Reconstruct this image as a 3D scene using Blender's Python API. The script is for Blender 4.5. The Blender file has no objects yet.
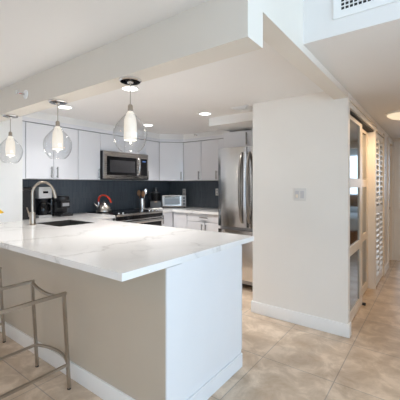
import bpy, bmesh, math, random
from mathutils import Vector, Matrix
random.seed(7)
C = bpy.context.scene.collection
S = bpy.context.scene
PI = math.pi

# ------------------------------------------------------------------ camera
cam = bpy.data.objects.new('camera', bpy.data.cameras.new('camera'))
C.objects.link(cam)
cam.location = (0, 0, 1.31)
cam.rotation_euler = (PI/2, 0, math.atan2(.598, .802))
cam.data.sensor_width = 36
cam.data.lens = 36*315/400
cam.data.shift_y = -15.5/400
cam.data.clip_start = .02
S.camera = cam

# ------------------------------------------------------------------ world, lights, exposure
S.view_settings.view_transform = 'Standard'
S.view_settings.look = 'None'
S.view_settings.gamma = 1
S.view_settings.use_curve_mapping = False
S.view_settings.exposure = 0.05
S.cycles.max_bounces = 24
S.cycles.diffuse_bounces = 16
S.cycles.glossy_bounces = 8
w = bpy.data.worlds.new('sky'); S.world = w; w.use_nodes = True
w.node_tree.nodes['Background'].inputs[0].default_value = (.75, .85, 1, 1)
w.node_tree.nodes['Background'].inputs[1].default_value = 1.0


def area(name, loc, rot, sx, sy, watt, col, shape='RECTANGLE', spread=PI):
    l = bpy.data.lights.new(name, 'AREA'); l.shape = shape
    l.size = sx; l.size_y = sy; l.energy = watt; l.color = col; l.spread = spread
    o = bpy.data.objects.new(name, l); C.objects.link(o)
    o.location = loc; o.rotation_euler = rot
    return o


DAY = (.57, .79, 1)
area('window_daylight', (2.97, .15, 1.35), (0, PI/2, 0), 1.9, 2.9, 112, DAY)       # faces -X
area('balcony_daylight', (.9, -2.97, 1.3), (PI/2, 0, 0), 3.2, 2.0, 9, DAY)       # faces +Y
area('living_lamp', (-2.0, -.9, 2.08), (0, 0, 0), .5, .5, 6.5, (1, .52, .20), 'DISK')
area('bedroom_daylight', (.3, 9.45, 1.4), (-PI/2, 0, 0), 1.8, 1.4, 22, DAY)       # faces -Y

# ------------------------------------------------------------------ materials


def mat(name, col, rough=.5, metal=0, spec=.5, coat=0, trans=0, emit=None, estr=0):
    m = bpy.data.materials.new(name); m.use_nodes = True
    b = m.node_tree.nodes['Principled BSDF']
    b.inputs['Base Color'].default_value = (*col, 1)
    b.inputs['Roughness'].default_value = rough
    b.inputs['Metallic'].default_value = metal
    b.inputs['Specular IOR Level'].default_value = spec
    b.inputs['Coat Weight'].default_value = coat
    b.inputs['Coat Roughness'].default_value = .04
    b.inputs['Transmission Weight'].default_value = trans
    if emit:
        b.inputs['Emission Color'].default_value = (*emit, 1)
        b.inputs['Emission Strength'].default_value = estr
    return m


def N(m, t, **kw):
    n = m.node_tree.nodes.new(t)
    for k, v in kw.items():
        if k in n.inputs.keys():
            n.inputs[k].default_value = v
        else:
            setattr(n, k, v)
    return n


def L(m, a, b): m.node_tree.links.new(a, b)


def bsdf(m): return m.node_tree.nodes['Principled BSDF']


def ramp(m, stops):
    r = N(m, 'ShaderNodeValToRGB')
    e = r.color_ramp.elements
    while len(e) < len(stops): e.new(.5)
    for i, (p, c) in enumerate(stops):
        e[i].position = p; e[i].color = (*c, 1)
    return r


def mottled(name, c1, c2, scale, rough, bump=0, detail=4, **kw):
    m = mat(name, c1, rough, **kw)
    tc = N(m, 'ShaderNodeTexCoord')
    n = N(m, 'ShaderNodeTexNoise', Scale=scale, Detail=detail)
    L(m, tc.outputs['Object'], n.inputs['Vector'])
    r = ramp(m, [(.35, c1), (.65, c2)])
    L(m, n.outputs['Fac'], r.inputs[0]); L(m, r.outputs[0], bsdf(m).inputs['Base Color'])
    if bump:
        b = N(m, 'ShaderNodeBump', Strength=bump, Distance=.002)
        n2 = N(m, 'ShaderNodeTexNoise', Scale=220, Detail=3)
        L(m, tc.outputs['Object'], n2.inputs['Vector'])
        L(m, n2.outputs['Fac'], b.inputs['Height']); L(m, b.outputs[0], bsdf(m).inputs['Normal'])
    return m


WALL = mottled('wall_paint', (.86, .825, .775), (.845, .81, .76), 3, .55, .08)
WALLW = mottled('white_wall_paint', (.84, .835, .82), (.82, .815, .80), 3, .55, .08)
KNEE = mottled('greige_wall_paint', (.60, .535, .445), (.58, .515, .425), 3, .45, .08)
BEAM = mottled('beam_paint', (.76, .71, .64), (.745, .695, .625), 3, .55, .08)
CEIL = mottled('ceiling_paint', (.83, .815, .80), (.815, .80, .785), 2, .6, .08)
TRIM = mottled('trim_paint', (.88, .88, .87), (.86, .86, .85), 5, .35)
CAB = mottled('white_gloss_lacquer', (.79, .795, .825), (.78, .785, .815), 2, .12, coat=.4)
CABIN = mottled('cabinet_carcass', (.55, .55, .56), (.52, .52, .53), 4, .5)
PANEL = mottled('white_matt_panel', (.82, .83, .85), (.805, .815, .835), 4, .4)
BLACK = mottled('black_plastic', (.012, .012, .014), (.02, .02, .022), 8, .3)
BGLASS = mottled('black_glass', (.006, .006, .007), (.009, .009, .010), 3, .12, spec=.28)
DARK = mottled('dark_parts_and_gap_shade', (.03, .03, .03), (.04, .04, .04), 4, .7)  # near-black for small dark parts and for painted shade in openings
CHROME = mottled('chrome', (.80, .80, .80), (.76, .76, .76), 6, .08, metal=1)
SMOKE = mottled('smoked_chrome', (.06, .06, .065), (.05, .05, .055), 6, .1, metal=1)
SINKM = mottled('sink_steel', (.20, .19, .175), (.17, .16, .15), 6, .4, metal=1)
SILVER = mottled('silver_plastic', (.58, .58, .58), (.54, .54, .54), 8, .3, metal=.25)
HANDLE = mottled('satin_steel_handle', (.34, .32, .30), (.30, .285, .265), 9, .3, metal=1)
NICKEL = mottled('brushed_nickel', (.46, .405, .345), (.41, .36, .305), 9, .28, metal=1)
BRASS = mottled('aged_brass', (.42, .27, .16), (.36, .22, .13), 9, .4, metal=.6)
RED = mottled('red_plastic', (.62, .035, .012), (.56, .03, .01), 6, .3)
WOOD = mottled('warm_wood', (.34, .16, .06), (.24, .10, .035), 14, .5)
YELLOW = mottled('lemon_peel', (.90, .58, .01), (.86, .54, .01), 30, .4)
PLATE = mottled('white_plate_plastic', (.76, .74, .71), (.74, .72, .69), 8, .3)
GREYP = mottled('grey_plastic', (.42, .42, .43), (.36, .36, .37), 8, .35)
ROCK = mottled('grey_rocker', (.60, .59, .60), (.57, .56, .57), 8, .35)
LINEN = mottled('white_linen', (.80, .82, .85), (.74, .76, .80), 6, .9)
DOORP = mottled('cream_door_paint', (.78, .70, .60), (.76, .68, .58), 4, .4)
SOCKET = mottled('cream_rocker', (.90, .80, .66), (.88, .78, .64), 8, .35)

# brushed stainless steel: fine vertical or horizontal grain


def brushed(name, col, sc, rough=.24):
    m = mat(name, col, rough, metal=1)
    tc = N(m, 'ShaderNodeTexCoord'); mp = N(m, 'ShaderNodeMapping', Scale=sc)
    n = N(m, 'ShaderNodeTexNoise', Scale=1, Detail=2)
    L(m, tc.outputs['Object'], mp.inputs[0]); L(m, mp.outputs[0], n.inputs['Vector'])
    r = ramp(m, [(.3, (rough*.75,)*3), (.7, (rough*1.3,)*3)])
    L(m, n.outputs['Fac'], r.inputs[0]); L(m, r.outputs[0], bsdf(m).inputs['Roughness'])
    return m


STEEL = brushed('brushed_stainless_steel', (.63, .615, .60), (300, 300, 4), .2)
STEELH = brushed('horizontal_brushed_steel', (.50, .475, .45), (6, 6, 300), .26)

# white quartz with grey veins
QUARTZ = mat('white_veined_quartz', (.85, .85, .85), .10, spec=.45)
m = QUARTZ
tc = N(m, 'ShaderNodeTexCoord'); mp = N(m, 'ShaderNodeMapping', Rotation=(0, 0, .5), Scale=(1, 1.5, 1))
L(m, tc.outputs['Object'], mp.inputs[0])
n = N(m, 'ShaderNodeTexNoise', Scale=1.15, Detail=5, Roughness=.5, Distortion=.55)
L(m, mp.outputs[0], n.inputs['Vector'])
s = N(m, 'ShaderNodeMath', operation='SUBTRACT'); s.inputs[1].default_value = .5
a_ = N(m, 'ShaderNodeMath', operation='ABSOLUTE')
L(m, n.outputs['Fac'], s.inputs[0]); L(m, s.outputs[0], a_.inputs[0])
r = ramp(m, [(0, (.68, .68, .685)), (.004, (.76, .76, .76)), (.016, (.83, .83, .825)), (.05, (.89, .89, .885))])
L(m, a_.outputs[0], r.inputs[0])
n2 = N(m, 'ShaderNodeTexNoise', Scale=.9, Detail=2)
L(m, tc.outputs['Object'], n2.inputs['Vector'])
r2 = ramp(m, [(.46, (0, 0, 0)), (.62, (1, 1, 1))])
L(m, n2.outputs['Fac'], r2.inputs[0])
mx = N(m, 'ShaderNodeMix', data_type='RGBA')
mx.inputs['A'].default_value = (.89, .89, .885, 1)
mx.inputs[6].default_value = (.89, .89, .885, 1)
L(m, r2.outputs[0], mx.inputs[0]); L(m, r.outputs[0], mx.inputs[7])
sep = N(m, 'ShaderNodeSeparateXYZ'); L(m, tc.outputs['Object'], sep.inputs[0])
wob = N(m, 'ShaderNodeTexNoise', Scale=3.4, Detail=5, Roughness=.6); L(m, tc.outputs['Object'], wob.inputs['Vector'])


def M2(op, a, b):
    q = N(m, 'ShaderNodeMath', operation=op)
    for i, v in enumerate((a, b)):
        if v is None: continue
        if isinstance(v, (int, float)): q.inputs[i].default_value = v
        else: L(m, v, q.inputs[i])
    return q.outputs[0]


wv = M2('MULTIPLY', M2('SUBTRACT', wob.outputs['Fac'], .5), .55)
dist = None
for c_ in (-2.33, -1.68, -2.95):
    dk = M2('ABSOLUTE', M2('SUBTRACT', M2('ADD', sep.outputs['X'], wv), c_), None)
    dist = dk if dist is None else M2('MINIMUM', dist, dk)
# one vein running out through the end of the slab
dk = M2('ABSOLUTE', M2('SUBTRACT', M2('ADD', sep.outputs['Y'], wv), 1.71), None)
dk = M2('ADD', dk, M2('MULTIPLY', M2('LESS_THAN', sep.outputs['X'], -1.33), 1))
dist = M2('MINIMUM', dist, dk)
r3 = ramp(m, [(0, (.77, .765, .76)), (.006, (.86, .855, .85)), (.02, (.965, .965, .965)), (.06, (1, 1, 1))])
L(m, dist, r3.inputs[0])
mv = N(m, 'ShaderNodeMix', data_type='RGBA', blend_type='MULTIPLY'); mv.inputs[0].default_value = 1
L(m, mx.outputs[2], mv.inputs[6]); L(m, r3.outputs[0], mv.inputs[7])
L(m, mv.outputs[2], bsdf(m).inputs['Base Color'])

# travertine floor tile
TILE = mat('travertine_tile', (.55, .47, .39), .3)
m = TILE
tc = N(m, 'ShaderNodeTexCoord'); mp = N(m, 'ShaderNodeMapping', Location=(1.047+.51*20, -2.205+.6*20, 0))
L(m, tc.outputs['Object'], mp.inputs[0])
bk = N(m, 'ShaderNodeTexBrick', offset=0.0, offset_frequency=2, squash=1.0)
for k, v in {'Scale': 1, 'Mortar Size': .0035, 'Mortar Smooth': .2, 'Bias': 0, 'Brick Width': .51, 'Row Height': .60}.items():
    bk.inputs[k].default_value = v
bk.inputs['Color1'].default_value = (.60, .48, .365, 1)
bk.inputs['Color2'].default_value = (.55, .438, .33, 1)
bk.inputs['Mortar'].default_value = (.36, .30, .245, 1)
L(m, mp.outputs[0], bk.inputs['Vector'])
n = N(m, 'ShaderNodeTexNoise', Scale=5.5, Detail=10, Roughness=.66, Distortion=.5)
L(m, tc.outputs['Object'], n.inputs['Vector'])
r = ramp(m, [(.36, (.84, .80, .76)), (.50, (1, 1, 1)), (.62, (1.25, 1.29, 1.34))])
L(m, n.outputs['Fac'], r.inputs[0])
mx = N(m, 'ShaderNodeMix', data_type='RGBA', blend_type='MULTIPLY'); mx.inputs[0].default_value = 1
L(m, bk.outputs['Color'], mx.inputs[6]); L(m, r.outputs[0], mx.inputs[7])
L(m, mx.outputs[2], bsdf(m).inputs['Base Color'])
b = N(m, 'ShaderNodeBump', Strength=.3, Distance=.002, invert=True)
L(m, bk.outputs['Fac'], b.inputs['Height']); L(m, b.outputs[0], bsdf(m).inputs['Normal'])


def splash(name, axis):
    """dark slate-blue narrow vertical tiles"""
    m = mat(name, (.04, .05, .065), .28)
    tc = N(m, 'ShaderNodeTexCoord'); sx = N(m, 'ShaderNodeSeparateXYZ'); cx = N(m, 'ShaderNodeCombineXYZ')
    L(m, tc.outputs['Object'], sx.inputs[0])
    L(m, sx.outputs['Z'], cx.inputs['X']); L(m, sx.outputs[axis], cx.inputs['Y'])
    bk = N(m, 'ShaderNodeTexBrick', offset=0.5)
    for k, v in {'Scale': 1, 'Mortar Size': .0016, 'Brick Width': .15, 'Row Height': .022}.items():
        bk.inputs[k].default_value = v
    bk.inputs['Color1'].default_value = (.068, .082, .099, 1)
    bk.inputs['Color2'].default_value = (.092, .108, .127, 1)
    bk.inputs['Mortar'].default_value = (.11, .125, .145, 1)
    L(m, cx.outputs[0], bk.inputs['Vector']); L(m, bk.outputs['Color'], bsdf(m).inputs['Base Color'])
    b = N(m, 'ShaderNodeBump', Strength=.3, Distance=.002, invert=True)
    L(m, bk.outputs['Fac'], b.inputs['Height']); L(m, b.outputs[0], bsdf(m).inputs['Normal'])
    return m


SPLY = splash('slate_tile_left', 'Y'); SPLX = splash('slate_tile_back', 'X')


def clear(name, tint, ior, extra=0.0, rough=.02):
    """thin clear glass: a see-through sheet with a Fresnel sheen"""
    m = bpy.data.materials.new(name); m.use_nodes = True
    nt = m.node_tree; nt.nodes.clear()
    out = N(m, 'ShaderNodeOutputMaterial'); mix = N(m, 'ShaderNodeMixShader')
    t = N(m, 'ShaderNodeBsdfTransparent', Color=(*tint, 1)); g = N(m, 'ShaderNodeBsdfGlossy', Roughness=rough)
    f = N(m, 'ShaderNodeLayerWeight', Blend=.5)
    pw = N(m, 'ShaderNodeMath', operation='POWER'); pw.inputs[1].default_value = 3.5
    L(m, f.outputs['Facing'], pw.inputs[0])
    ad = N(m, 'ShaderNodeMath', operation='MULTIPLY_ADD'); ad.inputs[1].default_value = ior; ad.inputs[2].default_value = .025+extra; ad.use_clamp = True
    L(m, pw.outputs[0], ad.inputs[0])
    L(m, ad.outputs[0], mix.inputs[0]); L(m, t.outputs[0], mix.inputs[1]); L(m, g.outputs[0], mix.inputs[2])
    L(m, mix.outputs[0], out.inputs[0])
    return m


GLASS = clear('clear_blown_glass', (.965, .97, .975), .65, .01)
ACRYL = clear('clear_acrylic', (.985, .985, .985), .2, .005)
PANE = clear('window_pane_glass', (.97, .98, .99), .3)
MIRROR = mat('grey_mirror_glass', (.25, .265, .255), .09, metal=1)


def glow(name, col, strength, base=(.5, .5, .5)):
    m = mat(name, base, .4, emit=col, estr=strength)
    return m


MILK = glow('lit_milk_glass', (1, .86, .66), .6)
LENS = glow('lit_downlight_lens', (1, .97, .93), 6)
HALLB = glow('lit_hall_dome', (1, .80, .55), .8)
BLUE = glow('blue_display', (.12, .3, .8), .5, (.01, .01, .02))
AMBER = glow('dim_amber_display', (.6, .35, .1), .3, (.02, .02, .02))

# ------------------------------------------------------------------ mesh helpers


def B(): return bmesh.new()


def box(bm, x0, x1, y0, y1, z0, z1, bev=0, seg=2):
    r = bmesh.ops.create_cube(bm, size=1, matrix=Matrix.Translation(((x0+x1)/2, (y0+y1)/2, (z0+z1)/2)) @
                              Matrix.Diagonal((abs(x1-x0), abs(y1-y0), abs(z1-z0), 1)))
    if bev:
        es = list({e for v in r['verts'] for e in v.link_edges})
        bmesh.ops.bevel(bm, geom=es, offset=bev, segments=seg, affect='EDGES', profile=.6)
    return bm


def tube(bm, pts, r, n=12, close=False):
    pts = [Vector(p) for p in pts]
    rs = r if isinstance(r, (list, tuple)) else [r]*len(pts)
    rings = []; prev = None
    for i, p in enumerate(pts):
        if close:
            d = pts[(i+1) % len(pts)]-pts[i-1]
        else:
            d = pts[min(i+1, len(pts)-1)]-pts[max(i-1, 0)]
        d.normalize()
        if prev is None:
            u = d.orthogonal().normalized()
        else:
            u = (prev-d*prev.dot(d)).normalized()
        prev = u; v = d.cross(u)
        rings.append([bm.verts.new(p+(u*math.cos(2*PI*k/n)+v*math.sin(2*PI*k/n))*rs[i]) for k in range(n)])
    m_ = len(rings)
    for i in range(m_ if close else m_-1):
        a, b = rings[i], rings[(i+1) % m_]
        for k in range(n):
            bm.faces.new((a[k], a[(k+1) % n], b[(k+1) % n], b[k]))
    if not close:
        bm.faces.new(rings[0][::-1]); bm.faces.new(rings[-1])
    return bm


def lathe(bm, prof, n=32, c=(0, 0, 0), ax='Z'):
    """prof: (radius, height) pairs; a radius of 0 closes the end"""
    rings = []
    cx, cy, cz = c

    def P(x, y, z):
        if ax == 'Y': return (cx+x, cy+z, cz+y)
        if ax == 'X': return (cx+z, cy+x, cz+y)
        return (cx+x, cy+y, cz+z)
    for r_, z in prof:
        if r_ <= 1e-6: rings.append([bm.verts.new(P(0, 0, z))])
        else: rings.append([bm.verts.new(P(r_*math.cos(2*PI*k/n), r_*math.sin(2*PI*k/n), z)) for k in range(n)])
    for a, b in zip(rings, rings[1:]):
        for k in range(n):
            k2 = (k+1) % n
            if len(a) == 1 and len(b) == 1: continue
            if len(a) == 1: bm.faces.new((a[0], b[k2], b[k]))
            elif len(b) == 1: bm.faces.new((a[k], a[k2], b[0]))
            else: bm.faces.new((a[k], a[k2], b[k2], b[k]))
    return bm


def cyl(bm, c, r, h, n=24, ax='Z'):
    return lathe(bm, [(0, 0), (r, 0), (r, h), (0, h)], n, c, ax)


def prism(bm, poly, z0, z1):
    a = [bm.verts.new((x, y, z0)) for x, y in poly]; b = [bm.verts.new((x, y, z1)) for x, y in poly]
    n = len(poly)
    bm.faces.new(a[::-1]); bm.faces.new(b)
    for i in range(n): bm.faces.new((a[i], a[(i+1) % n], b[(i+1) % n], b[i]))
    return bm


def bez(p0, p1, p2, p3, n=10):
    out = []
    for i in range(n+1):
        t = i/n; s_ = 1-t
        out.append(Vector(p0)*s_**3+3*Vector(p1)*s_*s_*t+3*Vector(p2)*s_*t*t+Vector(p3)*t**3)
    return out


def mk(name, bm, m, parent=None, loc=(0, 0, 0), rot=0, label=None):
    bmesh.ops.recalc_face_normals(bm, faces=bm.faces[:])
    me = bpy.data.meshes.new(name); bm.to_mesh(me); bm.free()
    me.materials.append(m)
    for p in me.polygons: p.use_smooth = True
    me.set_sharp_from_angle(angle=math.radians(32))
    o = bpy.data.objects.new(name, me); C.objects.link(o)
    o.location = loc; o.rotation_euler = (0, 0, rot)
    if parent is not None: o.parent = parent
    if label: o['label'] = label
    return o


def tag(o, label, cat, group=None):
    o['label'] = label; o['category'] = cat
    if group: o['group'] = group
    return o


def thing(name, label, cat, loc=(0, 0, 0), rot=0, group=None):
    o = bpy.data.objects.new(name, None); C.objects.link(o)
    o.empty_display_size = .05
    o.location = loc; o.rotation_euler = (0, 0, rot)
    return tag(o, label, cat, group)


def struct(name, bm, m, parent=None, label=None):
    o = mk(name, bm, m, parent)
    if parent is None: o['kind'] = 'structure'
    if label: o['label'] = label
    return o


def dup(root, loc, rot=0, label=None, group=None):
    r_ = root.copy(); C.objects.link(r_); r_.location = loc; r_.rotation_euler = (0, 0, rot)
    if label: r_['label'] = label
    if group: r_['group'] = group
    for ch in list(root.children):
        c = ch.copy(); C.objects.link(c); c.parent = r_
        for g in ch.children:
            d = g.copy(); C.objects.link(d); d.parent = c
    return r_


# ------------------------------------------------------------------ the shell
ZK = 2.14       # kitchen ceiling
ZL = 2.105      # living ceiling
ZH = 2.10       # hall ceiling
XE = -.595      # hall wall plane / end of the beams
XW = -3.95      # kitchen left wall
YB = 4.35       # kitchen back wall
XS = -3.58      # living room left wall

struct('floor', box(B(), -4.2, 3.2, -3.2, 9.7, -.12, 0), TILE)
struct('wall_left', box(B(), -4.15, XS, -3.0, 1.585, 0, ZK+.1), WALLW)
struct('wall_kitchen', box(B(), -4.15, XW, 1.585, 4.5, 0, ZK+.1), WALLW)
struct('wall_back', box(B(), XW, -.7, YB, 4.5, 0, ZK+.1), WALLW)
# block beside the refrigerator: front slab, return, and the closet behind the sliding doors
bm = B()
box(bm, -1.502, XE, 2.92, 2.99, 0, ZK+.1)
struct('wall_center', bm, WALL)
struct('wall_closet', box(B(), -1.523+.1, -1.36, 2.99, YB, 0, ZK+.1), WALL)
bm = B()
box(bm, -.72, XE, 2.99, 4.46, 1.985, ZK+.1)          # above the sliding doors
box(bm, -.72, XE, 4.46, 4.50, 0, ZK+.1)
box(bm, -.72, XE, 4.50, 5.18, 1.98, ZK+.1)           # above the louvered door
box(bm, -.72, XE, 5.18, 5.80, 0, ZK+.1)
box(bm, -.72, XE, 5.80, 6.34, 1.98, ZK+.1)
box(bm, -.72, XE, 6.34, 6.40, 0, ZK+.1)
box(bm, -1.43, -.72, 4.50, 4.56, 0, ZK)
struct('wall_hall', bm, WALL)
struct('wall_hall_right', box(B(), 1.0, 1.12, 1.77, 6.4, 0, ZH), WALL)
struct('wall_right_return', box(B(), 1.12, 3.0, 1.77, 1.9, 0, 2.7), WALL)
bm = B()
box(bm, -1.6, -.50, 6.40, 6.52, 0, ZH); box(bm, .36, 1.9, 6.40, 6.52, 0, ZH); box(bm, -.50, .36, 6.40, 6.52, 1.98, ZH)
struct('wall_hall_end', bm, WALL)
# bedroom shell beyond the hall
bm = B()
box(bm, -1.72, -1.6, 6.4, 9.5, 0, 2.3); box(bm, 1.9, 2.02, 6.4, 9.5, 0, 2.3)
box(bm, -1.6, -.65, 9.5, 9.62, 0, 2.3); box(bm, 1.25, 1.9, 9.5, 9.62, 0, 2.3)
box(bm, -.65, 1.25, 9.5, 9.62, 0, .65); box(bm, -.65, 1.25, 9.5, 9.62, 2.15, 2.3)
struct('wall_bedroom', bm, WALLW)
struct('ceiling_bedroom', box(B(), -1.72, 2.02, 6.4, 9.62, 2.3, 2.4), CEIL)
# living room right wall with a window, front wall with a balcony window
bm = B()
box(bm, 3.0, 3.15, -3.0, -1.35, 0, 2.7); box(bm, 3.0, 3.15, 1.65, 1.9, 0, 2.7)
box(bm, 3.0, 3.15, -1.35, 1.65, 0, .35); box(bm, 3.0, 3.15, -1.35, 1.65, 2.35, 2.7)
struct('wall_right', bm, WALLW)
bm = B()
box(bm, -4.15, -.75, -3.15, -3.0, 0, 2.7); box(bm, 2.55, 3.15, -3.15, -3.0, 0, 2.7)
box(bm, -.75, 2.55, -3.15, -3.0, 0, .25); box(bm, -.75, 2.55, -3.15, -3.0, 2.35, 2.7)
struct('wall_front', bm, WALLW)


def window(n, fr, pane):
    f = struct('window_%d' % n, fr, TRIM)
    mk('pane', pane, PANE, f)


bm = B()
for y0, y1, z0, z1 in ((-1.35, -1.29, .35, 2.35), (1.59, 1.65, .35, 2.35), (-1.29, 1.59, .35, .41), (-1.29, 1.59, 2.29, 2.35), (.12, .18, .41, 2.29)):
    box(bm, 3.04, 3.1, y0, y1, z0, z1)
window(1, bm, box(B(), 3.065, 3.071, -1.29, 1.59, .41, 2.29))
bm = B()
for x0, x1, z0, z1 in ((-.75, -.69, .25, 2.35), (2.49, 2.55, .25, 2.35), (-.69, 2.49, .25, .31), (-.69, 2.49, 2.29, 2.35), (.87, .93, .31, 2.29)):
    box(bm, x0, x1, -3.1, -3.04, z0, z1)
window(2, bm, box(B(), -.69, 2.49, -3.071, -3.065, .31, 2.29))
bm = B()
for x0, x1, z0, z1 in ((-.65, -.6, .65, 2.15), (1.2, 1.25, .65, 2.15), (-.6, 1.2, .65, .7), (-.6, 1.2, 2.1, 2.15), (.27, .33, .7, 2.1)):
    box(bm, x0, x1, 9.53, 9.58, z0, z1)
window(3, bm, box(B(), -.6, 1.2, 9.55, 9.556, .7, 2.1))

# ceilings, beams, soffits
YP0, YP1, ZP = 1.115, 1.252, 1.897
struct('ceiling_kitchen', box(B(), -4.15, -.71, YP1, 4.5, ZK, ZK+.1), CEIL)
struct('ceiling_living', box(B(), -4.15, XE, -3.15, YP0, ZL, 2.75), CEIL)
struct('ceiling_high', box(B(), XE, 3.15, -3.15, 1.77, 2.7, 2.8), CEIL)
struct('ceiling_hall', box(B(), XE, 1.12, 1.77, 6.52, ZH, 2.8), CEIL)
struct('trim_1', box(B(), -4.15, XE, YP0, YP1, ZP, 2.75), BEAM, label='boxed beam above the peninsula carrying the pendants')
struct('trim_2', box(B(), -.71, XE, YP1, 2.92, 2.055, 2.75), BEAM, label='short dropped beam running back to the wide wall')
# soffit over the wall cabinets (left run, diagonal corner, back run)
bm = B()
prism(bm, [(XW, 1.585), (-3.625, 1.585), (-3.625, 3.742), (-3.342, 4.025), (-2.27, 4.025), (-2.27, YB), (XW, YB)], 2.055, ZK)
struct('trim_3', bm, WALLW, label='soffit above the wall cabinets')
bm = B()
prism(bm, [(XW+.01, 1.585), (-3.605, 1.585), (-3.605, 3.734), (-3.334, 4.005), (-2.34, 4.005), (-2.34, YB-.01), (XW+.01, YB-.01)], 2.008, 2.054)
struct('trim_4', bm, CAB, label='white filler strip above the wall cabinets')
struct('trim_5', box(B(), -2.27, -1.43, 3.23, YB, 2.04, ZK), WALLW, label='bulkhead above the refrigerator')
# backsplash
struct('trim_6', box(B(), XW, XW+.012, 1.59, YB-.012, .916, 1.371), SPLY, label='dark slate backsplash on the left wall')
struct('trim_7', box(B(), XW+.012, -2.27, YB-.012, YB, .916, 1.371), SPLX, label='dark slate backsplash on the back wall')

# baseboards


def base_poly(bm, x0, x1, y0, y1): box(bm, x0, x1, y0, y1, 0, .105, .004, 1)


bm = B(); box(bm, -1.516, XE+.014, 2.906, 2.92, 0, .115, .005, 2); box(bm, -1.516, -1.502, 2.92, 2.99, 0, .115, .004, 1); box(bm, XE, XE+.014, 2.92, 2.985, 0, .115, .005, 2)
struct('baseboard_center', bm, TRIM)
bm = B(); box(bm, XE, XE+.014, 5.24, 5.72, 0, .1, .004, 1)
struct('baseboard_hall', bm, TRIM)
struct('baseboard_hall_right', box(B(), .986, 1.0, 1.78, 6.39, 0, .1), TRIM)
struct('baseboard_left', box(B(), XS, XS+.014, -2.98, 1.19, 0, .105), TRIM)

# peninsula knee wall
XP = -1.12
struct('wall_peninsula', box(B(), XS, XP, 1.20, 1.326, 0, .876), KNEE)
struct('baseboard_peninsula', box(B(), XS+.016, XP+.004, 1.184, 1.20, 0, .105, .004, 2), TRIM)

# ---- hall doors
# sliding pair with mirror panes
struct('trim_8', box(B(), XE-.002, XE+.012, 2.97, 4.50, 2.030, 2.045), DOORP, label='thin trim line above the sliding doors')


def slider(n, x, y0, y1, sl, sr):
    bm = B(); t = .034
    box(bm, x-t, x, y0, y0+sl, .012, 1.96); box(bm, x-t, x, y1-sr, y1, .012, 1.96)
    for z0, z1 in ((.012, .105), (.64, .724), (1.28, 1.37), (1.924, 1.96)):
        box(bm, x-t, x, y0+sl, y1-sr, z0, z1)
    d = struct('door_%d' % n, bm, DOORP)
    for z0, z1 in ((.105, .64), (.724, 1.28), (1.37, 1.924)):
        mk('mirror_pane', box(B(), x-t+.008, x-.012, y0+sl, y1-sr, z0, z1), MIRROR, d, label='grey mirrored pane')
    return d


d1 = slider(1, -.632, 2.995, 3.80, .13, .13)
d2 = slider(2, -.676, 3.62, 4.455, .13, .10)
mk('floor_guide', box(B(), -.64, -.60, 3.795, 3.815, .0, .025), DARK, d1)
struct('trim_9', box(B(), -.72, -.612, 2.99, 4.46, 1.968, 1.984), DARK, label='dark strip painted as the shade in the sliding door track')  # near-black strip stands in for the shade above the door tops
# louvered bifold
bm = B()
LX0, LX1 = XE-.028, XE-.001
for y0 in (4.505, 4.845):
    box(bm, LX0, LX1, y0, y0+.05, .02, 1.97); box(bm, LX0, LX1, y0+.284, y0+.334, .02, 1.97)
    for z0, z1 in ((.02, .12), (.95, 1.03), (1.9, 1.97)): box(bm, LX0, LX1, y0+.05, y0+.284, z0, z1)
d3 = struct('door_3', bm, TRIM)
for y0 in (4.555, 4.895):
    bm = B(); z = .135
    while z < 1.86:
        if not .92 < z < 1.03:
            vs = [(LX0-.006, z+.030), (LX1+.004, z), (LX1+.004, z+.012), (LX0-.006, z+.042)]
            a = [bm.verts.new((x, y0, zz)) for x, zz in vs]; b2 = [bm.verts.new((x, y0+.234, zz)) for x, zz in vs]
            bm.faces.new(a); bm.faces.new(b2[::-1])
            for i in range(4): bm.faces.new((a[i], a[(i+1) % 4], b2[(i+1) % 4], b2[i]))
        z += .071
    mk('louver_slats', bm, TRIM, d3)
struct('trim_10', box(B(), -.72, -.69, 4.50, 5.18, 0, 1.98), DARK, label='dark sheet painted as closet shade behind the louvered door')  # near-black sheet stands in for the unlit closet between the slats
# casings
bm = B()
for y0, y1, z0, z1 in ((5.18, 5.24, 0, 2.04), (4.50, 5.18, 1.98, 2.0)):
    box(bm, XE, XE+.015, y0, y1, z0, z1)
struct('trim_11', bm, DOORP, label='casing around the louvered door')
bm = B()
for y0, y1, z0, z1 in ((5.72, 5.80, 0, 2.05), (6.34, 6.39, 0, 2.05), (5.80, 6.34, 1.98, 2.05)):
    box(bm, XE, XE+.018, y0, y1, z0, z1)
struct('trim_12', bm, TRIM, label='casing around the flush hall door')
d4 = struct('door_4', box(B(), -.66, -.625, 5.802, 6.338, .01, 1.978), DOORP)
mk('door_knob', cyl(B(), (-.625, 5.86, .93), .022, .05, 16, 'X'), BRASS, d4, label='dark brass knob')
bm = B()
for x0, x1, z0, z1 in ((-.575, -.50, 0, 2.05), (.36, .435, 0, 2.05), (-.50, .36, 1.98, 2.05)):
    box(bm, x0, x1, 6.38, 6.40, z0, z1)
for x0, x1, z0, z1 in ((-.50, -.48, 0, 1.98), (.34, .36, 0, 1.98)):
    box(bm, x0, x1, 6.40, 6.52, z0, z1)
struct('trim_13', bm, TRIM, label='casing around the bedroom doorway')

# ------------------------------------------------------------------ cabinets


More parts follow.
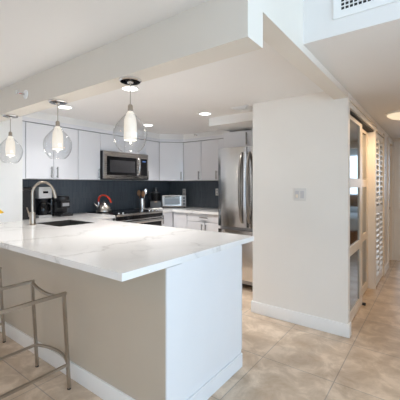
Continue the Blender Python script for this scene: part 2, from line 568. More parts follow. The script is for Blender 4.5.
def handle(parent, x, z, y, ln=.13, vertical=True, name='handle'):
    bm = B()
    if vertical:
        tube(bm, [(x, y-.028, z-ln/2), (x, y-.028, z+ln/2)], .0078, 10)
        for dz in (-ln*.36, ln*.36): tube(bm, [(x, y, z+dz), (x, y-.028, z+dz)], .004, 8)
    else:
        tube(bm, [(x-ln/2, y-.028, z), (x+ln/2, y-.028, z)], .0078, 10)
        for dx in (-ln*.36, ln*.36): tube(bm, [(x+dx, y, z), (x+dx, y-.028, z)], .004, 8)
    return mk(name, bm, HANDLE, parent, label='satin steel bar handle')


G = .0035


def front(parent, name, x0, x1, z0, z1, hx=None, hz=None, ln=.13, vertical=True):
    d = mk(name, box(B(), x0+G, x1-G, -.02, -.001, z0+G, z1-G, .002, 1), CAB, parent)
    if hx is not None: handle(d, hx, hz, -.02, ln, vertical)
    return d


def cabinet(name, label, cat, loc, rot, w_, dep, z0, z1, fronts, group, toe=False):
    """local frame: width along +x, front at y = -0.02 .. 0, body behind it"""
    t = thing(name, label, cat, (loc[0], loc[1], 0 if toe else z0), rot, group)
    zo = 0 if toe else z0
    bm = B(); box(bm, .001, w_-.001, 0, dep, z0-zo, z1-zo)
    mk('body', bm, CABIN, t)
    if toe: mk('toe_kick', box(B(), .001, w_-.001, .05, .07, 0.001, z0-.001), PANEL, t)
    for f in fronts:
        nm, x0, x1, fz0, fz1 = f[:5]
        hx, hz, ln, v = (f[5:]+(None,)*4)[:4]
        front(t, nm, x0, x1, fz0-zo, fz1-zo, hx, None if hz is None else hz-zo, ln or .13, True if v is None else v)
    return t


UZ0, UZ1 = 1.372, 2.005
R90 = PI/2
gu = 'glossy white wall cabinets'
XU = -3.64
DU = XU-XW-.014+.0
hz = 1.455


def wall_left_cab(label, y0, y1, fronts, z0=UZ0, z1=UZ1):
    return cabinet('wall_cabinet', label, 'cabinet', (XU, y0), R90, y1-y0, .295, z0, z1, fronts, gu)


t = wall_left_cab('double door glossy white wall cabinet nearest the living room, above the coffee maker', 1.638, 2.275,
                  [('door', 0, .3185, UZ0, UZ1, .283, hz), ('door', .3185, .637, UZ0, UZ1, .354, hz)])
mk('filler_strip', box(B(), -.05, -.002, -.012, .2, 0, UZ1-UZ0), PANEL, t)
wall_left_cab('single glossy white wall cabinet directly left of the microwave', 2.276, 2.606, [('door', 0, .33, UZ0, UZ1, .295, hz)])
wall_left_cab('short glossy white wall cabinet directly above the microwave', 2.607, 3.429,
              [('door', 0, .411, 1.772, UZ1), ('door', .411, .822, 1.772, UZ1)], 1.772, UZ1)
wall_left_cab('narrow glossy white wall cabinet directly right of the microwave', 3.430, 3.738, [('door', 0, .308, UZ0, UZ1, .035, hz)])
# diagonal corner
t = thing('corner_wall_cabinet', 'diagonal glossy white corner wall cabinet above the toaster oven', 'cabinet', (-3.634, 3.754, UZ0), PI/4, gu)
c45 = math.cos(PI/4)


def to45(x, y):
    dx, dy = x+3.634, y-3.754
    return (dx*c45+dy*c45, -dx*c45+dy*c45)


bm = B(); prism(bm, [to45(*p) for p in ((-3.934, 4.334), (-3.934, 3.742), (-3.645, 3.742), (-3.340, 4.040), (-3.340, 4.334))], 0, UZ1-UZ0)
mk('body', bm, CABIN, t)
front(t, 'door', .004, .392, 0, UZ1-UZ0, .355, hz-UZ0)


def wall_back_cab(label, x0, x1, fronts):
    return cabinet('wall_cabinet', label, 'cabinet', (x0, 4.04), 0, x1-x0, .294, UZ0, UZ1, fronts, gu)


wall_back_cab('glossy white wall cabinet on the back wall just right of the diagonal corner cabinet', -3.338, -2.978, [('door', 0, .36, UZ0, UZ1, .328, hz)])
wall_back_cab('glossy white wall cabinet on the back wall beside the refrigerator', -2.977, -2.642, [('door', 0, .335, UZ0, UZ1, .303, hz)])
wall_back_cab('slim white wall cabinet mostly hidden behind the refrigerator top', -2.641, -2.35, [('door', 0, .291, UZ0, UZ1)])
cabinet('wall_cabinet', 'short wide white cabinet above the refrigerator under the bulkhead', 'cabinet', (-2.32, 3.66), 0, .79, .67, 1.80, 2.02,
        [('door', 0, .44, 1.80, 2.02, .37, 1.905, .16), ('door', .44, .79, 1.80, 2.02)], gu)

gb = 'white base cabinets'
BZ0, BZ1 = .10, .875
# left run, left of the range (faces the aisle)
cabinet('base_cabinet', 'white base cabinet between the peninsula corner and the range', 'cabinet', (-3.345, 2.21), R90, .375, .585, BZ0, BZ1,
        [('drawer', 0, .375, .765, BZ1, .19, .82, .12, False), ('door', 0, .375, BZ0, .765, .33, .68)], gb, True)
# right of the range
cabinet('base_cabinet', 'narrow white corner base cabinet directly right of the range', 'cabinet', (-3.345, 3.455), R90, .287, .585, BZ0, BZ1,
        [('door', 0, .287, BZ0, BZ1, .04, .78)], gb, True)
cabinet('base_cabinet', 'white corner base cabinet below the toaster oven', 'cabinet', (-3.323, 3.765), 0, .278, .56, BZ0, BZ1,
        [('door', 0, .278, BZ0, BZ1)], gb, True)
cabinet('base_cabinet', 'white base cabinet with one wide drawer above two doors, beside the refrigerator', 'cabinet', (-3.04, 3.765), 0, .66, .56, BZ0, BZ1,
        [('drawer', 0, .66, .755, BZ1, .33, .825, .14, False), ('door', 0, .33, BZ0, .755, .295, .66), ('door', .33, .66, BZ0, .755, .365, .66)], gb, True)
# peninsula cabinets: fronts face the kitchen (+Y)
t = thing('peninsula_cabinet', 'white peninsula end cabinet with a plain end panel facing the room', 'cabinet', (XP, 2.0, 0), PI)
mk('body', box(B(), .022, .60, 0, .672, .10, .875), CABIN, t)
mk('end_panel', box(B(), .0, .020, .0, .672, .002, .876), PANEL, t)
mk('wall_end_panel', box(B(), -.008, -.0005, .673, .798, .001, .876), PANEL, t)
mk('plinth', box(B(), -.012, -.001, .002, .66, .001, .10, .002, 1), PANEL, t)
for z0, z1 in ((.11, .40), (.40, .70), (.70, .872)): front(t, 'drawer', .0, .60, z0, z1, .3, (z0+z1)/2, .14, False)
mk('toe_kick', box(B(), .022, .60, .05, .07, .001, .098), PANEL, t)
t = thing('sink_cabinet', 'long white base cabinet under the sink behind the knee wall', 'cabinet', (XP-.602, 2.0, 0), PI)
mk('body', box(B(), .001, .95, 0, .672, .10, .875), CABIN, t)
for i in range(2): front(t, 'door', .475*i, .475*(i+1), .11, .872, .475+(-.04 if i == 0 else .04), .75)
mk('toe_kick', box(B(), .001, .95, .05, .07, .001, .098), PANEL, t)

# ------------------------------------------------------------------ worktops
WT, WB = .915, .879
bm = B()
SX0, SX1, SY0, SY1 = -3.30, -2.82, 1.575, 1.975
XC = -1.112
for x0, x1, y0, y1 in ((XS+.001, SX0, .913, 1.584), (SX0, SX1, .913, SY0), (SX1, XC, .913, 2.185), (SX0, SX1, SY1, 2.185), (XW+.013, SX0, 1.586, 2.598), (-3.949+.012, SX0, 1.584, 1.586)):
    if x1 > x0: box(bm, x0, x1, y0, y1, WB, WT)
bmesh.ops.remove_doubles(bm, verts=bm.verts[:], dist=.0005)
tag(mk('worktop', bm, QUARTZ), 'white veined quartz worktop wrapping from the peninsula to the range', 'worktop')
bm = B(); prism(bm, [(XW+.013, 3.442), (-3.30, 3.442), (-3.30, 3.72), (-2.28, 3.72), (-2.28, YB-.013), (XW+.013, YB-.013)], WB, WT)
tag(mk('worktop', bm, QUARTZ), 'white quartz worktop in the back corner under the toaster oven', 'worktop')

# ------------------------------------------------------------------ sink and faucet
t = thing('sink', 'undermount stainless steel sink sunk in the peninsula worktop', 'sink', ((SX0+SX1)/2, (SY0+SY1)/2, .67))
bm = B()
hx, hy = (SX1-SX0)/2-.001, (SY1-SY0)/2-.001
for x0, x1, y0, y1, z0, z1 in ((-hx, hx, -hy, hy, 0, .006), (-hx, -hx+.01, -hy, hy, .006, .2435), (hx-.01, hx, -hy, hy, .006, .2435), (-hx+.01, hx-.01, -hy, -hy+.01, .006, .2435), (-hx+.01, hx-.01, hy-.01, hy, .006, .2435)):
    box(bm, x0, x1, y0, y1, z0, z1)
mk('basin', bm, SINKM, t)
mk('drain', cyl(B(), (0, .05, .006), .04, .004), CHROME, t)

t = thing('faucet', 'tall brushed nickel gooseneck faucet at the corner of the sink', 'faucet', (-3.175, 1.50, WT))
mk('base', lathe(B(), [(0, 0), (.027, 0), (.032, .008), (.027, .014), (.027, .115), (.020, .122), (0, .122)]), NICKEL, t)
arc = [(0, 0, .12), (0, 0, .31)]
for k in range(1, 11):
    a = PI*k/12.0
    arc.append((0.008*k/10, .105-.105*math.cos(a), .31+.108*math.sin(a)))
arc += [(.008, .214, .33)]
mk('spout', tube(B(), arc, .0125, 16), NICKEL, t)
mk('spray_head', tube(B(), [(.008, .210, .338), (.009, .226, .275), (.010, .231, .255)], [.0145, .0165, .015], 16), NICKEL, t)
bm = B(); tube(bm, [(-.024, 0, .085), (-.055, -.005, .085)], .012, 12); tube(bm, [(-.052, -.005, .085), (-.09, -.012, .165)], [.008, .006], 10)
mk('lever', bm, NICKEL, t)

# ------------------------------------------------------------------ range
RY0, RY1 = 2.602, 3.438
t = thing('range', 'stainless steel slide-in electric range below the microwave', 'stove', (-3.29, RY0, 0), R90)
W_ = RY1-RY0
mk('body', box(B(), .001, W_-.001, 0, .64, .05, .90), STEEL, t)
mk('cooktop', box(B(), .001, W_-.001, -.01, .642, .901, .922, .004, 2), BGLASS, t, label='black glass cooktop')
mk('front_lip', box(B(), .002, W_-.002, -.035, -.011, .893, .921, .004, 2), STEELH, t)
mk('control_panel', box(B(), .002, W_-.002, -.033, -.001, .845, .892, .004, 2), BGLASS, t, label='black glass control strip')
for i, xx in enumerate((.07, .14, .62, .69, .76)):
    k = mk('knob', lathe(B(), [(0, 0), (.017, 0), (.015, .016), (0, .016)], 20, (xx, .03, .9225)), STEEL, t)
mk('oven_door', box(B(), .004, W_-.004, -.03, -.001, .20, .84, .004, 2), STEEL, t)
mk('oven_window', box(B(), .03, W_-.03, -.036, -.031, .30, .825), BGLASS, t, label='black oven window')
bm = B(); tube(bm, [(.04, -.075, .80), (W_-.04, -.075, .80)], .021, 14)
for xx in (.07, W_-.07): tube(bm, [(xx, -.036, .80), (xx, -.075, .80)], .009, 10)
mk('oven_handle', bm, STEEL, t)
mk('storage_drawer', box(B(), .004, W_-.004, -.03, -.001, .06, .19, .004, 2), STEEL, t)
for xx in (.04, W_-.04):
    for yy in (.05, .58): mk('foot', cyl(B(), (xx, yy, 0), .018, .05, 14), DARK, t)

# ------------------------------------------------------------------ microwave
MY0, MY1 = 2.612, 3.424
W_ = MY1-MY0
t = thing('microwave', 'stainless steel over-the-range microwave under the short white cabinet', 'microwave', (-3.58, MY0, 1.379), R90)
H = .388
mk('body', box(B(), 0, W_, 0, .355, .012, H), BLACK, t)
mk('door', box(B(), 0, .640, -.03, -.001, .012, H, .004, 2), STEELH, t, label='stainless steel door with wide black window')
mk('window', box(B(), .045, .575, -.033, -.0305, .062, .318), BGLASS, t, label='black glass window')
mk('window_mesh', box(B(), .09, .540, -.0345, -.0335, .10, .27), mottled('grey_mesh', (.022, .022, .025), (.028, .028, .03), 40, .35), t)
mk('control_panel', box(B(), .642, W_, -.03, -.001, .012, H, .004, 2), STEELH, t)
cp = mk('keypad', box(B(), .66, W_-.028, -.033, -.0305, .062, .318), BGLASS, t, label='black touch keypad')
mk('display', box(B(), .69, W_-.06, -.0345, -.0335, .268, .285), BLUE, cp, label='small blue display')
bm = B(); tube(bm, bez((.605, -.031, .07), (.608, -.075, .09), (.608, -.075, .30), (.605, -.031, .32), 14), .011, 12)
mk('handle', bm, STEEL, t)
mk('vent_strip', box(B(), 0, W_, -.028, .34, 0, .0115), BLACK, t)

# ------------------------------------------------------------------ refrigerator
FX0, FX1, FYF = -2.283, -1.440, 3.43
t = thing('refrigerator', 'stainless steel french door refrigerator with two tall curved handles', 'refrigerator', (FX0, FYF, 0))
W_ = FX1-FX0
mk('body', box(B(), .006, W_-.006, .075, .86, .06, 1.755), GREYP, t)


def fdoor(name, x0, x1, z0, z1):
    """bowed door face: front bulges outwards across the width"""
    bm = B(); n = 12; vf = []; vb = []
    for i in range(n+1):
        u = i/n; x = x0+(x1-x0)*u
        edge = min(u, 1-u)*(x1-x0)
        y = .018*(2*u-1)**2 + (.012*(1-edge/.015)**2 if edge < .015 else 0)
        vf.append((x, y)); vb.append((x, .07))
    prism(bm, vf+vb[::-1], z0, z1)
    return mk(name, bm, STEEL, t)


l = fdoor('left_door', .003, W_/2-.003, .775, 1.778)
r_ = fdoor('right_door', W_/2+.003, W_-.003, .775, 1.778)
fz = fdoor('freezer_drawer', .003, W_-.003, .13, .735)
for par, xx in ((l, W_/2-.052), (r_, W_/2+.052)):
    bm = B(); pts = bez((xx, .015, .84), (xx, -.085, .92), (xx, -.085, 1.62), (xx, .015, 1.70), 20)
    tube(bm, pts, .019, 14); mk('door_handle', bm, HANDLE, par, label='tall curved satin handle')
bm = B(); tube(bm, bez((.08, .012, .68), (.12, -.07, .68), (W_-.12, -.07, .68), (W_-.08, .012, .68), 16), .015, 14)
mk('drawer_handle', bm, HANDLE, fz)
mk('hinge_cover', box(B(), W_/2-.07, W_/2+.07, .05, .14, 1.7555, 1.772), DARK, t)
mk('toe_grille', box(B(), .01, W_-.01, .2, .22, .0, .128), BLACK, t)
for xx in (.05, W_-.05): mk('foot', cyl(B(), (xx, .8, 0), .02, .06, 14), DARK, t)

# ------------------------------------------------------------------ counter appliances
t = thing('coffee_maker', 'drip coffee maker with steel top and glass carafe behind the faucet', 'coffee maker', (-3.80, 1.90, WT), R90)
mk('base', box(B(), -.078, .078, -.10, .11, 0, .03, .006, 2), SILVER, t)
mk('column', box(B(), -.075, .075, .04, .11, .0305, .23, .004, 2), BLACK, t)
mk('head', box(B(), -.078, .078, -.10, .11, .2305, .365, .008, 2), SILVER, t)
mk('display', box(B(), -.03, .03, -.1035, -.1005, .29, .315), BGLASS, t)
cf = mk('carafe', lathe(B(), [(0, .032), (.055, .032), (.063, .07), (.060, .12), (.042, .165), (.045, .18), (0, .18)], 24, (0, -.035, 0)), BGLASS, t, label='dark glass carafe')
mk('carafe_handle', tube(B(), bez((.045, -.05, .17), (.10, -.07, .18), (.10, -.07, .06), (.062, -.05, .06), 10), .008, 10), BLACK, cf)
mk('filter_basket', lathe(B(), [(0, .185), (.04, .185), (.066, .225), (0, .225)], 24, (0, -.03, 0)), BLACK, t)

t = thing('kitchen_appliance', 'plain black upright appliance in the corner left of the coffee maker', 'appliance', (-3.80, 1.70, WT), R90)
mk('body', box(B(), -.075, .075, -.12, .12, 0, .33, .012, 3), BLACK, t)
mk('lid', box(B(), -.07, .07, -.115, .115, .3305, .365, .012, 3), BLACK, t)

t = thing('pod_coffee_machine', 'compact black coffee pod machine between the coffee maker and the kettle', 'coffee machine', (-3.80, 2.155, WT), R90)
mk('base', box(B(), -.085, .085, -.13, .12, 0, .03, .012, 3), BLACK, t)
mk('tower', box(B(), -.085, .085, .0, .12, .0305, .19, .02, 3), BLACK, t)
mk('head', lathe(B(), [(0, .19), (.078, .19), (.085, .205), (.085, .235), (.07, .252), (0, .255)], 28, (0, -.02, 0)), BLACK, t)
mk('brew_block', box(B(), -.062, .062, -.10, -.001, .10, .1895, .012, 3), BLACK, t)
mk('front_plate', box(B(), -.045, .045, -.106, -.1005, .125, .165, .003, 1), GREYP, t)
mk('drip_tray', box(B(), -.055, .055, -.125, -.01, .0305, .04), DARK, t)
mk('water_tank', lathe(B(), [(0, .0), (.034, .0), (.036, .19), (.03, .235), (0, .24)], 20, (-.108, .05, 0)), BGLASS, t)

t = thing('kettle', 'stainless steel kettle with a red arched handle on the back burner', 'kettle', (-3.72, 2.735, .923), .6)
t.scale = (1.2, 1.2, 1.02)
mk('body', lathe(B(), [(0, 0), (.08, 0), (.088, .012), (.086, .035), (.068, .085), (.042, .112), (0, .112)], 32), STEELH, t)
mk('lid', lathe(B(), [(0, .1125), (.036, .1125), (.028, .125), (.006, .13), (.012, .145), (0, .15)], 24), STEELH, t)
mk('spout', tube(B(), [(-.055, 0, .06), (-.09, 0, .095), (-.112, 0, .118)], [.022, .015, .011], 14), CHROME, t)
mk('handle', tube(B(), bez((-.062, 0, .14), (-.075, 0, .275), (.06, 0, .255), (.085, 0, .13), 14), .0115, 12), RED, t, label='red arched handle')
mk('handle_bracket', tube(B(), [(-.06, 0, .088), (-.064, 0, .16)], .009, 10), CHROME, t)

t = thing('utensil_crock', 'round steel utensil holder right of the range', 'utensil holder', (-3.78, 3.51, WT))
bm = B(); lathe(bm, [(0, 0), (.052, 0), (.052, .17), (.048, .17), (.048, .006), (0, .006)], 28); mk('cup', bm, STEEL, t)
ux, uy = -3.78, 3.51


def utensil(name, label, dx, dy, L_, m, headfn, m2=None):
    d = Vector((dx, dy, 1)).normalized()
    o = thing(name, label, 'utensil', (ux+dx*.03, uy+dy*.03, WT+.012), 0, 'utensils in the steel holder')
    mk('shaft', tube(B(), [(0, 0, 0), d*L_*.72], .005, 10), m, o)
    mk('head', headfn(d*L_*.71, d), m2 or m, o)


def paddle(p, d):
    bm = B(); bmesh.ops.create_uvsphere(bm, u_segments=16, v_segments=10, radius=1,
                                        matrix=Matrix.Translation(p+d*.04) @ Matrix.Rotation(.9, 4, 'Z') @ Matrix.Diagonal((.030, .008, .048, 1)))
    return bm


utensil('wooden_spoon', 'wooden spoon leaning left in the steel utensil holder', -.05, -.20, .30, WOOD, paddle)
utensil('wooden_spatula', 'short wooden spatula standing in the middle of the utensil holder', .17, -.09, .28, WOOD, paddle)
utensil('serving_spoon', 'large steel serving spoon leaning right in the utensil holder', .05, .20, .34, CHROME, paddle)
utensil('ladle', 'steel ladle with black head in the utensil holder', -.19, .06, .30, BLACK, paddle)

t = thing('spoon_rest', 'small white spoon rest on the corner worktop in front of the food processor', 'spoon rest', (-3.52, 3.56, WT), .4)
mk('dish', lathe(B(), [(0, 0), (.05, 0), (.07, .018), (.066, .02), (.048, .005), (0, .005)], 28), PLATE, t)
mk('lip', tube(B(), [(.06, 0, .018), (.11, 0, .020)], [.012, .009], 12), PLATE, t)

t = thing('food_processor', 'dark grey food processor in the corner left of the toaster oven', 'food processor', (-3.76, 3.80, WT), PI/4)
DG = mottled('dark_grey_plastic', (.05, .052, .056), (.065, .067, .07), 8, .35)
mk('base', box(B(), -.095, .095, -.08, .08, 0, .12, .02, 3), DG, t)
mk('bowl', lathe(B(), [(0, .121), (.07, .121), (.08, .25), (0, .25)], 28), BGLASS, t)
mk('lid', lathe(B(), [(0, .2505), (.082, .2505), (.08, .268), (.03, .275), (0, .275)], 28), DG, t)
mk('feed_tube', lathe(B(), [(0, .2755), (.034, .2755), (.034, .345), (0, .35)], 20, (.0, .0, 0)), DG, t)
mk('badge', box(B(), -.02, .02, -.0845, -.0805, .10, .115), BRASS, t)
mk('bowl_handle', tube(B(), bez((-.078, 0, .24), (-.13, 0, .24), (-.13, 0, .14), (-.075, 0, .14), 10), .009, 10), DG, t)

t = thing('toaster_oven', 'silver countertop toaster oven set across the back corner', 'toaster oven', (-3.553, 4.03, WT), PI/4)
mk('body', box(B(), -.205, .205, 0, .24, .015, .215, .008, 2), STEELH, t)
mk('door', box(B(), -.195, .125, -.014, -.001, .03, .195, .004, 1), STEELH, t)
mk('door_window', box(B(), -.165, .095, -.017, -.0145, .055, .165), mottled('oven_glass_painted_reflection', (.26, .30, .34), (.30, .34, .38), 5, .12), t, label='glass window with its reflection painted in')  # light reflected by the pane is put into its base color
bm = B(); tube(bm, [(-.16, -.04, .183), (.09, -.04, .183)], .007, 10)
for xx in (-.14, .07): tube(bm, [(xx, -.014, .183), (xx, -.04, .183)], .005, 8)
mk('door_handle', bm, BLACK, t)
mk('control_panel', box(B(), .13, .202, -.010, -.001, .03, .195, .003, 1), GREYP, t)
for z in (.065, .115, .165): mk('knob', cyl(B(), (.166, -.028, z), .014, .018, 18, 'Y'), BLACK, t)
for xx in (-.18, .18):
    for yy in (.03, .21): mk('foot', cyl(B(), (xx, yy, 0), .012, .0148, 12), BLACK, t)

# flower in a white vase at the left end of the peninsula
bx, by = -3.262, 1.15
tag(mk('vase', lathe(B(), [(0, 0), (.030, 0), (.038, .03), (.036, .06), (.022, .095), (.024, .105), (.020, .105), (.018, .095), (.032, .06), (.034, .03), (.027, .006), (0, .006)], 32), TRIM, None, (bx, by, WT)),
    'small white vase at the wall end of the peninsula worktop', 'vase')
t = thing('flower', 'round yellow flower leaning out of the white vase by the left wall', 'flower', (bx, by, WT+.010))
mk('stem', tube(B(), bez((-.008, -.006, 0), (-.008, -.006, .09), (-.004, -.003, .14), (.072, .052, .130), 14), .0025, 8), mottled('stem_green', (.10, .22, .04), (.08, .18, .03), 20, .5), t)
bm = B()
for k in range(3):
    for q in range(9):
        a = 2*PI*(q+.5*k)/9; rr = .010+.009*k
        bmesh.ops.create_uvsphere(bm, u_segments=8, v_segments=6, radius=1, matrix=Matrix.Translation((.077+rr*math.cos(a), .056+rr*math.sin(a)*.9, .142-.007*k)) @
                                  Matrix.Rotation(a, 4, 'Z') @ Matrix.Rotation(-.9+.35*k, 4, 'Y') @ Matrix.Diagonal((.015, .009, .006, 1)))
mk('petals', bm, YELLOW, t)
bm = B(); bmesh.ops.create_uvsphere(bm, u_segments=14, v_segments=10, radius=1, matrix=Matrix.Translation((.077, .056, .139)) @ Matrix.Diagonal((.017, .017, .014, 1)))
mk('bloom_center', bm, YELLOW, t)

# ------------------------------------------------------------------ pendants


def make_pendant(label, x):
    t = thing('pendant_light', label, 'pendant light', (x, 1.18, ZP), 0, 'glass pendants above the peninsula')
    mk('canopy', lathe(B(), [(0, 0), (.062, 0), (.062, -.008), (.056, -.014), (.018, -.016), (.012, -.026), (0, -.026)], 36), CHROME, t)
    mk('canopy_plate', lathe(B(), [(0, -.0162), (.054, -.0145), (.054, -.0150), (.018, -.0168), (0, -.0168)], 36), SMOKE, t, label='dark polished underside')
    mk('cord', tube(B(), [(0, 0, -.026), (0, 0, -.142)], .0028, 8), NICKEL, t)
    mk('socket', lathe(B(), [(0, -.140), (.009, -.140), (.014, -.148), (.014, -.176), (0, -.176)], 20), NICKEL, t)
    prof = [(.015, -.166), (.017, -.178), (.025, -.192), (.049, -.218), (.078, -.253), (.092, -.282), (.095, -.308), (.091, -.338), (.081, -.366), (.066, -.389), (.048, -.405)]
    mk('globe', lathe(B(), prof+[(r0-.003, z0) for r0, z0 in prof[::-1]]+[prof[0]], 40), GLASS, t, label='clear blown glass globe open at the bottom')
    mk('diffuser', lathe(B(), [(0, -.177), (.014, -.178), (.022, -.190), (.033, -.225), (.036, -.28), (.035, -.34), (0, -.345)], 28), MILK, t, label='glowing milk glass tube')
    mk('bulb', lathe(B(), [(0, -.346), (.006, -.347), (.006, -.357), (0, -.36)], 12), MILK, t)
    return t


p0 = make_pendant('glass globe pendant nearest the camera, hanging in front of the microwave', -1.366)
dup(p0, (-2.13, 1.18, ZP), 0, 'glass globe pendant hanging in front of the double door cabinet, middle of three')
dup(p0, (-2.885, 1.18, ZP), 0, 'glass globe pendant hanging in front of the white left wall')
for i, x in enumerate((-1.366, -2.13, -2.885)):
    l = bpy.data.lights.new('pendant_bulb', 'POINT'); l.energy = 1.1; l.color = (1, .88, .72); l.shadow_soft_size = .03
    o = bpy.data.objects.new('pendant_bulb', l); C.objects.link(o); o.location = (x, 1.18, ZP-.385)

# ------------------------------------------------------------------ recessed lights
dl = None
for x, y, lab in ((-2.11, 1.82, 'round recessed ceiling light just behind the nearest pendant canopy'),
                  (-3.176, 1.84, 'round recessed ceiling light just behind the middle pendant canopy'),
                  (-2.158, 2.993, 'bright round recessed ceiling light in front of the refrigerator bulkhead'),
                  (-3.21, 3.09, 'round recessed ceiling light in front of the microwave')):
    if dl is None:
        dl = thing('recessed_light', lab, 'ceiling light', (x, y, ZK), 0, 'recessed kitchen ceiling lights')
        mk('trim_ring', lathe(B(), [(.062, -.001), (.085, -.001), (.083, -.007), (.064, -.005), (.062, -.001)], 36), TRIM, dl)
        mk('lens', lathe(B(), [(0, -.004), (.0615, -.004), (.0615, -.001), (0, -.001)], 32), LENS, dl)
    else:
        dup(dl, (x, y, ZK), 0, lab)
    area('recessed_lamp', (x, y, ZK-.02), (0, 0, 0), .12, .12, 2.4 if (x < -3 and y < 2) else 7.8, (1, .96, .93), 'DISK', 1.8)

t = thing('hall_ceiling_light', 'round glowing flush mount light on the hallway ceiling', 'ceiling light', (-.285, 4.11, ZH))
mk('rim', lathe(B(), [(0, 0), (.165, 0), (.165, -.012), (.155, -.018), (0, -.018)], 40), TRIM, t)
mk('dome', lathe(B(), [(.150, -.0185), (.145, -.03), (.11, -.055), (.06, -.07), (0, -.075)], 40), HALLB, t)
area('hall_lamp', (-.285, 4.11, ZH-.085), (0, 0, 0), .25, .25, 10, (1, .70, .42), 'DISK')

# ------------------------------------------------------------------ vents, sprinklers, plates
t = thing('return_air_grille', 'white return air grille with dark square openings high above the hall', 'vent', (-.432, 1.77, 2.185))
bm = B()
for x0, x1, z0, z1 in ((0, .60, 0, .036), (0, .60, .324, .36), (0, .036, .036, .324), (.564, .60, .036, .324)): box(bm, x0, x1, -.008, -.001, z0, z1)
mk('frame', bm, TRIM, t)
bm = B()
x = .036
while x < .562: box(bm, x-.0025, x+.0025, -.007, -.002, .036, .324); x += .0206
z = .036
while z < .324: box(bm, .036, .564, -.0075, -.0015, z-.0025, z+.0025); z += .0206
mk('grid', bm, TRIM, t)
mk('backing', box(B(), .036, .564, -.0012, -.0002, .036, .324), BLACK, t)

t = thing('ceiling_diffuser', 'small square white air diffuser in the kitchen ceiling beside the wide wall', 'vent', (-1.665, 3.03, ZK))
bm = B()
for k in range(4):
    a, b_ = .10-.022*k, .10-.022*k-.010
    for x0, x1, y0, y1 in ((-a, a, -a, -b_), (-a, a, b_, a), (-a, -b_, -b_, b_), (b_, a, -b_, b_)): box(bm, x0, x1, y0, y1, -.010-.002*k, -.001)
mk('frame', bm, TRIM, t)
mk('backing', box(B(), -.098, .098, -.098, .098, -.004, -.0005), GREYP, t)


def sprinkler(label, loc, rot, s_=1):
    t = thing('fire_sprinkler', label, 'sprinkler', loc, rot, 'fire sprinklers')
    mk('escutcheon', lathe(B(), [(0, -.001), (.034*s_, -.001), (.034*s_, -.006), (.02*s_, -.012), (0, -.012)], 28, (0, 0, 0), 'Y'), TRIM, t)
    bm = B(); lathe(bm, [(0, -.0125), (.009, -.0125), (.009, -.032), (0, -.032)], 16, (0, 0, 0), 'Y')
    tube(bm, [(-.012, -.032, 0), (-.014, -.05, 0), (0, -.062, 0), (.014, -.05, 0), (.012, -.032, 0)], .003, 8)
    mk('head', bm, CHROME, t)
    mk('deflector', box(B(), -.016, .016, -.068, -.0635, -.012, .016), CHROME, t)
    mk('bulb', tube(B(), [(0, -.033, 0), (0, -.058, 0)], .0032, 10), RED, t, label='red glass bulb')


sprinkler('white and red fire sprinkler on the front of the pendant beam', (-2.46, YP0, 1.985), 0)
sprinkler('small fire sprinkler on the soffit above the back wall cabinets', (-3.05, 4.025, 2.098), 0, .8)


def outlet(label, loc):
    t = thing('electrical_outlet', label, 'outlet', loc, 0, 'outlets on the backsplash')
    mk('plate', box(B(), -.035, .035, -.006, -.0005, -.057, .057, .003, 2), PLATE, t)
    for z in (-.024, .024): mk('socket', box(B(), -.014, .014, -.009, -.0065, z-.015, z+.015, .003, 2), GREYP, t)


outlet('outlet plate on the dark backsplash right above the toaster oven', (-3.585, YB-.012, 1.176))
outlet('outlet plate on the dark backsplash beside the refrigerator', (-2.875, YB-.012, 1.186))

t = thing('light_switch', 'white double rocker switch plate on the wide wall', 'switch', (-1.011, 2.92, 1.217))
mk('plate', box(B(), -.058, .058, -.011, -.0005, -.058, .058, .004, 2), PLATE, t)
for x, m_ in ((-.024, ROCK), (.024, ROCK)): mk('rocker', box(B(), x-.017, x+.017, -.015, -.0115, -.034, .034, .002, 2), m_, t)
mk('indicator', box(B(), -.036, -.012, -.0175, -.0155, -.03, .0), SOCKET, t, label='cream lower half of the left rocker')

tag(mk('wall_plate', box(B(), 0, .010, -.04, .04, -.055, .055, .003, 2), BRASS, None, (XE+.0005, 5.35, 1.52)), 'small brown wall plate on the hallway wall past the louvered door', 'wall plate')

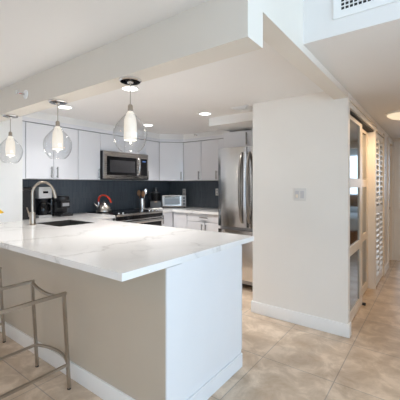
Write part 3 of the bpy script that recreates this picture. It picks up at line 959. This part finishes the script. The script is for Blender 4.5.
# ------------------------------------------------------------------ bar stools
def make_stool(label, loc):
    """origin on the floor at the middle; counter side is +y"""
    t = thing('bar_stool', label, 'stool', loc, 0, 'bar stools at the peninsula')
    hw, zt = .208, .62
    bars = lambda pts, r=.0095: tube(B(), pts, r, 4)
    for sx in (-1, 1):
        f = mk('leg', bars([(sx*hw, .222, .006), (sx*hw, .186, zt)], .0125), NICKEL, t)
        b_ = mk('leg', bars([(sx*hw, -.312, .006), (sx*hw, -.276, zt)], .0125), NICKEL, t)
        for par, yy in ((f, .222), (b_, -.312)): mk('foot_cap', cyl(B(), (sx*hw, yy, 0), .012, .008, 12), DARK, par)
        mk('seat_rail', bars([(sx*hw, -.288, zt), (sx*hw, .20, zt)], .0135), NICKEL, t)
        mk('side_stretcher', bars([(sx*hw, -.303, .16), (sx*hw, .213, .16)], .0105), NICKEL, t)
    for sy in (-1, 1):
        mk('seat_cross_rail', tube(B(), [(hw*(2*u/12-1), .186 if sy > 0 else -.276, zt-.006-.038*(1-(2*u/12-1)**2)) for u in range(13)], .0115, 8), NICKEL, t, label='sagging curved cross rail')
        mk('footrest', tube(B(), [(hw*(2*u/12-1), (.213 if sy > 0 else -.303)+sy*(.05*(1-(2*u/12-1)**2)), .16) for u in range(13)], .0105, 8), NICKEL, t, label='outward curved footrest')
    return t


# stool 1 front-right foot at (-1.883, 1.119), stool 2 one metre further along
s1 = make_stool('brushed metal bar stool frame nearest the camera', (-2.087, .895, 0))
dup(s1, (-3.078, .905, 0), 0, 'second bar stool, nearer the left wall, cut by the left edge of the photo')

# ------------------------------------------------------------------ bedroom seen in the mirror panes
t = thing('bed', 'bed with white linen and brown base in the bedroom past the hall', 'bed', (.75, 8.2, 0))
mk('base', box(B(), -.75, .75, -.95, .95, .04, .32), WOOD, t)
mk('mattress', box(B(), -.74, .74, -.94, .94, .321, .60, .05, 3), LINEN, t)
mk('headboard', box(B(), -.78, .78, .955, 1.0, .04, 1.05, .01, 2), WOOD, t)
for x in (-.37, .37): mk('pillow', box(B(), x-.30, x+.30, .50, .90, .602, .73, .055, 4), LINEN, t)
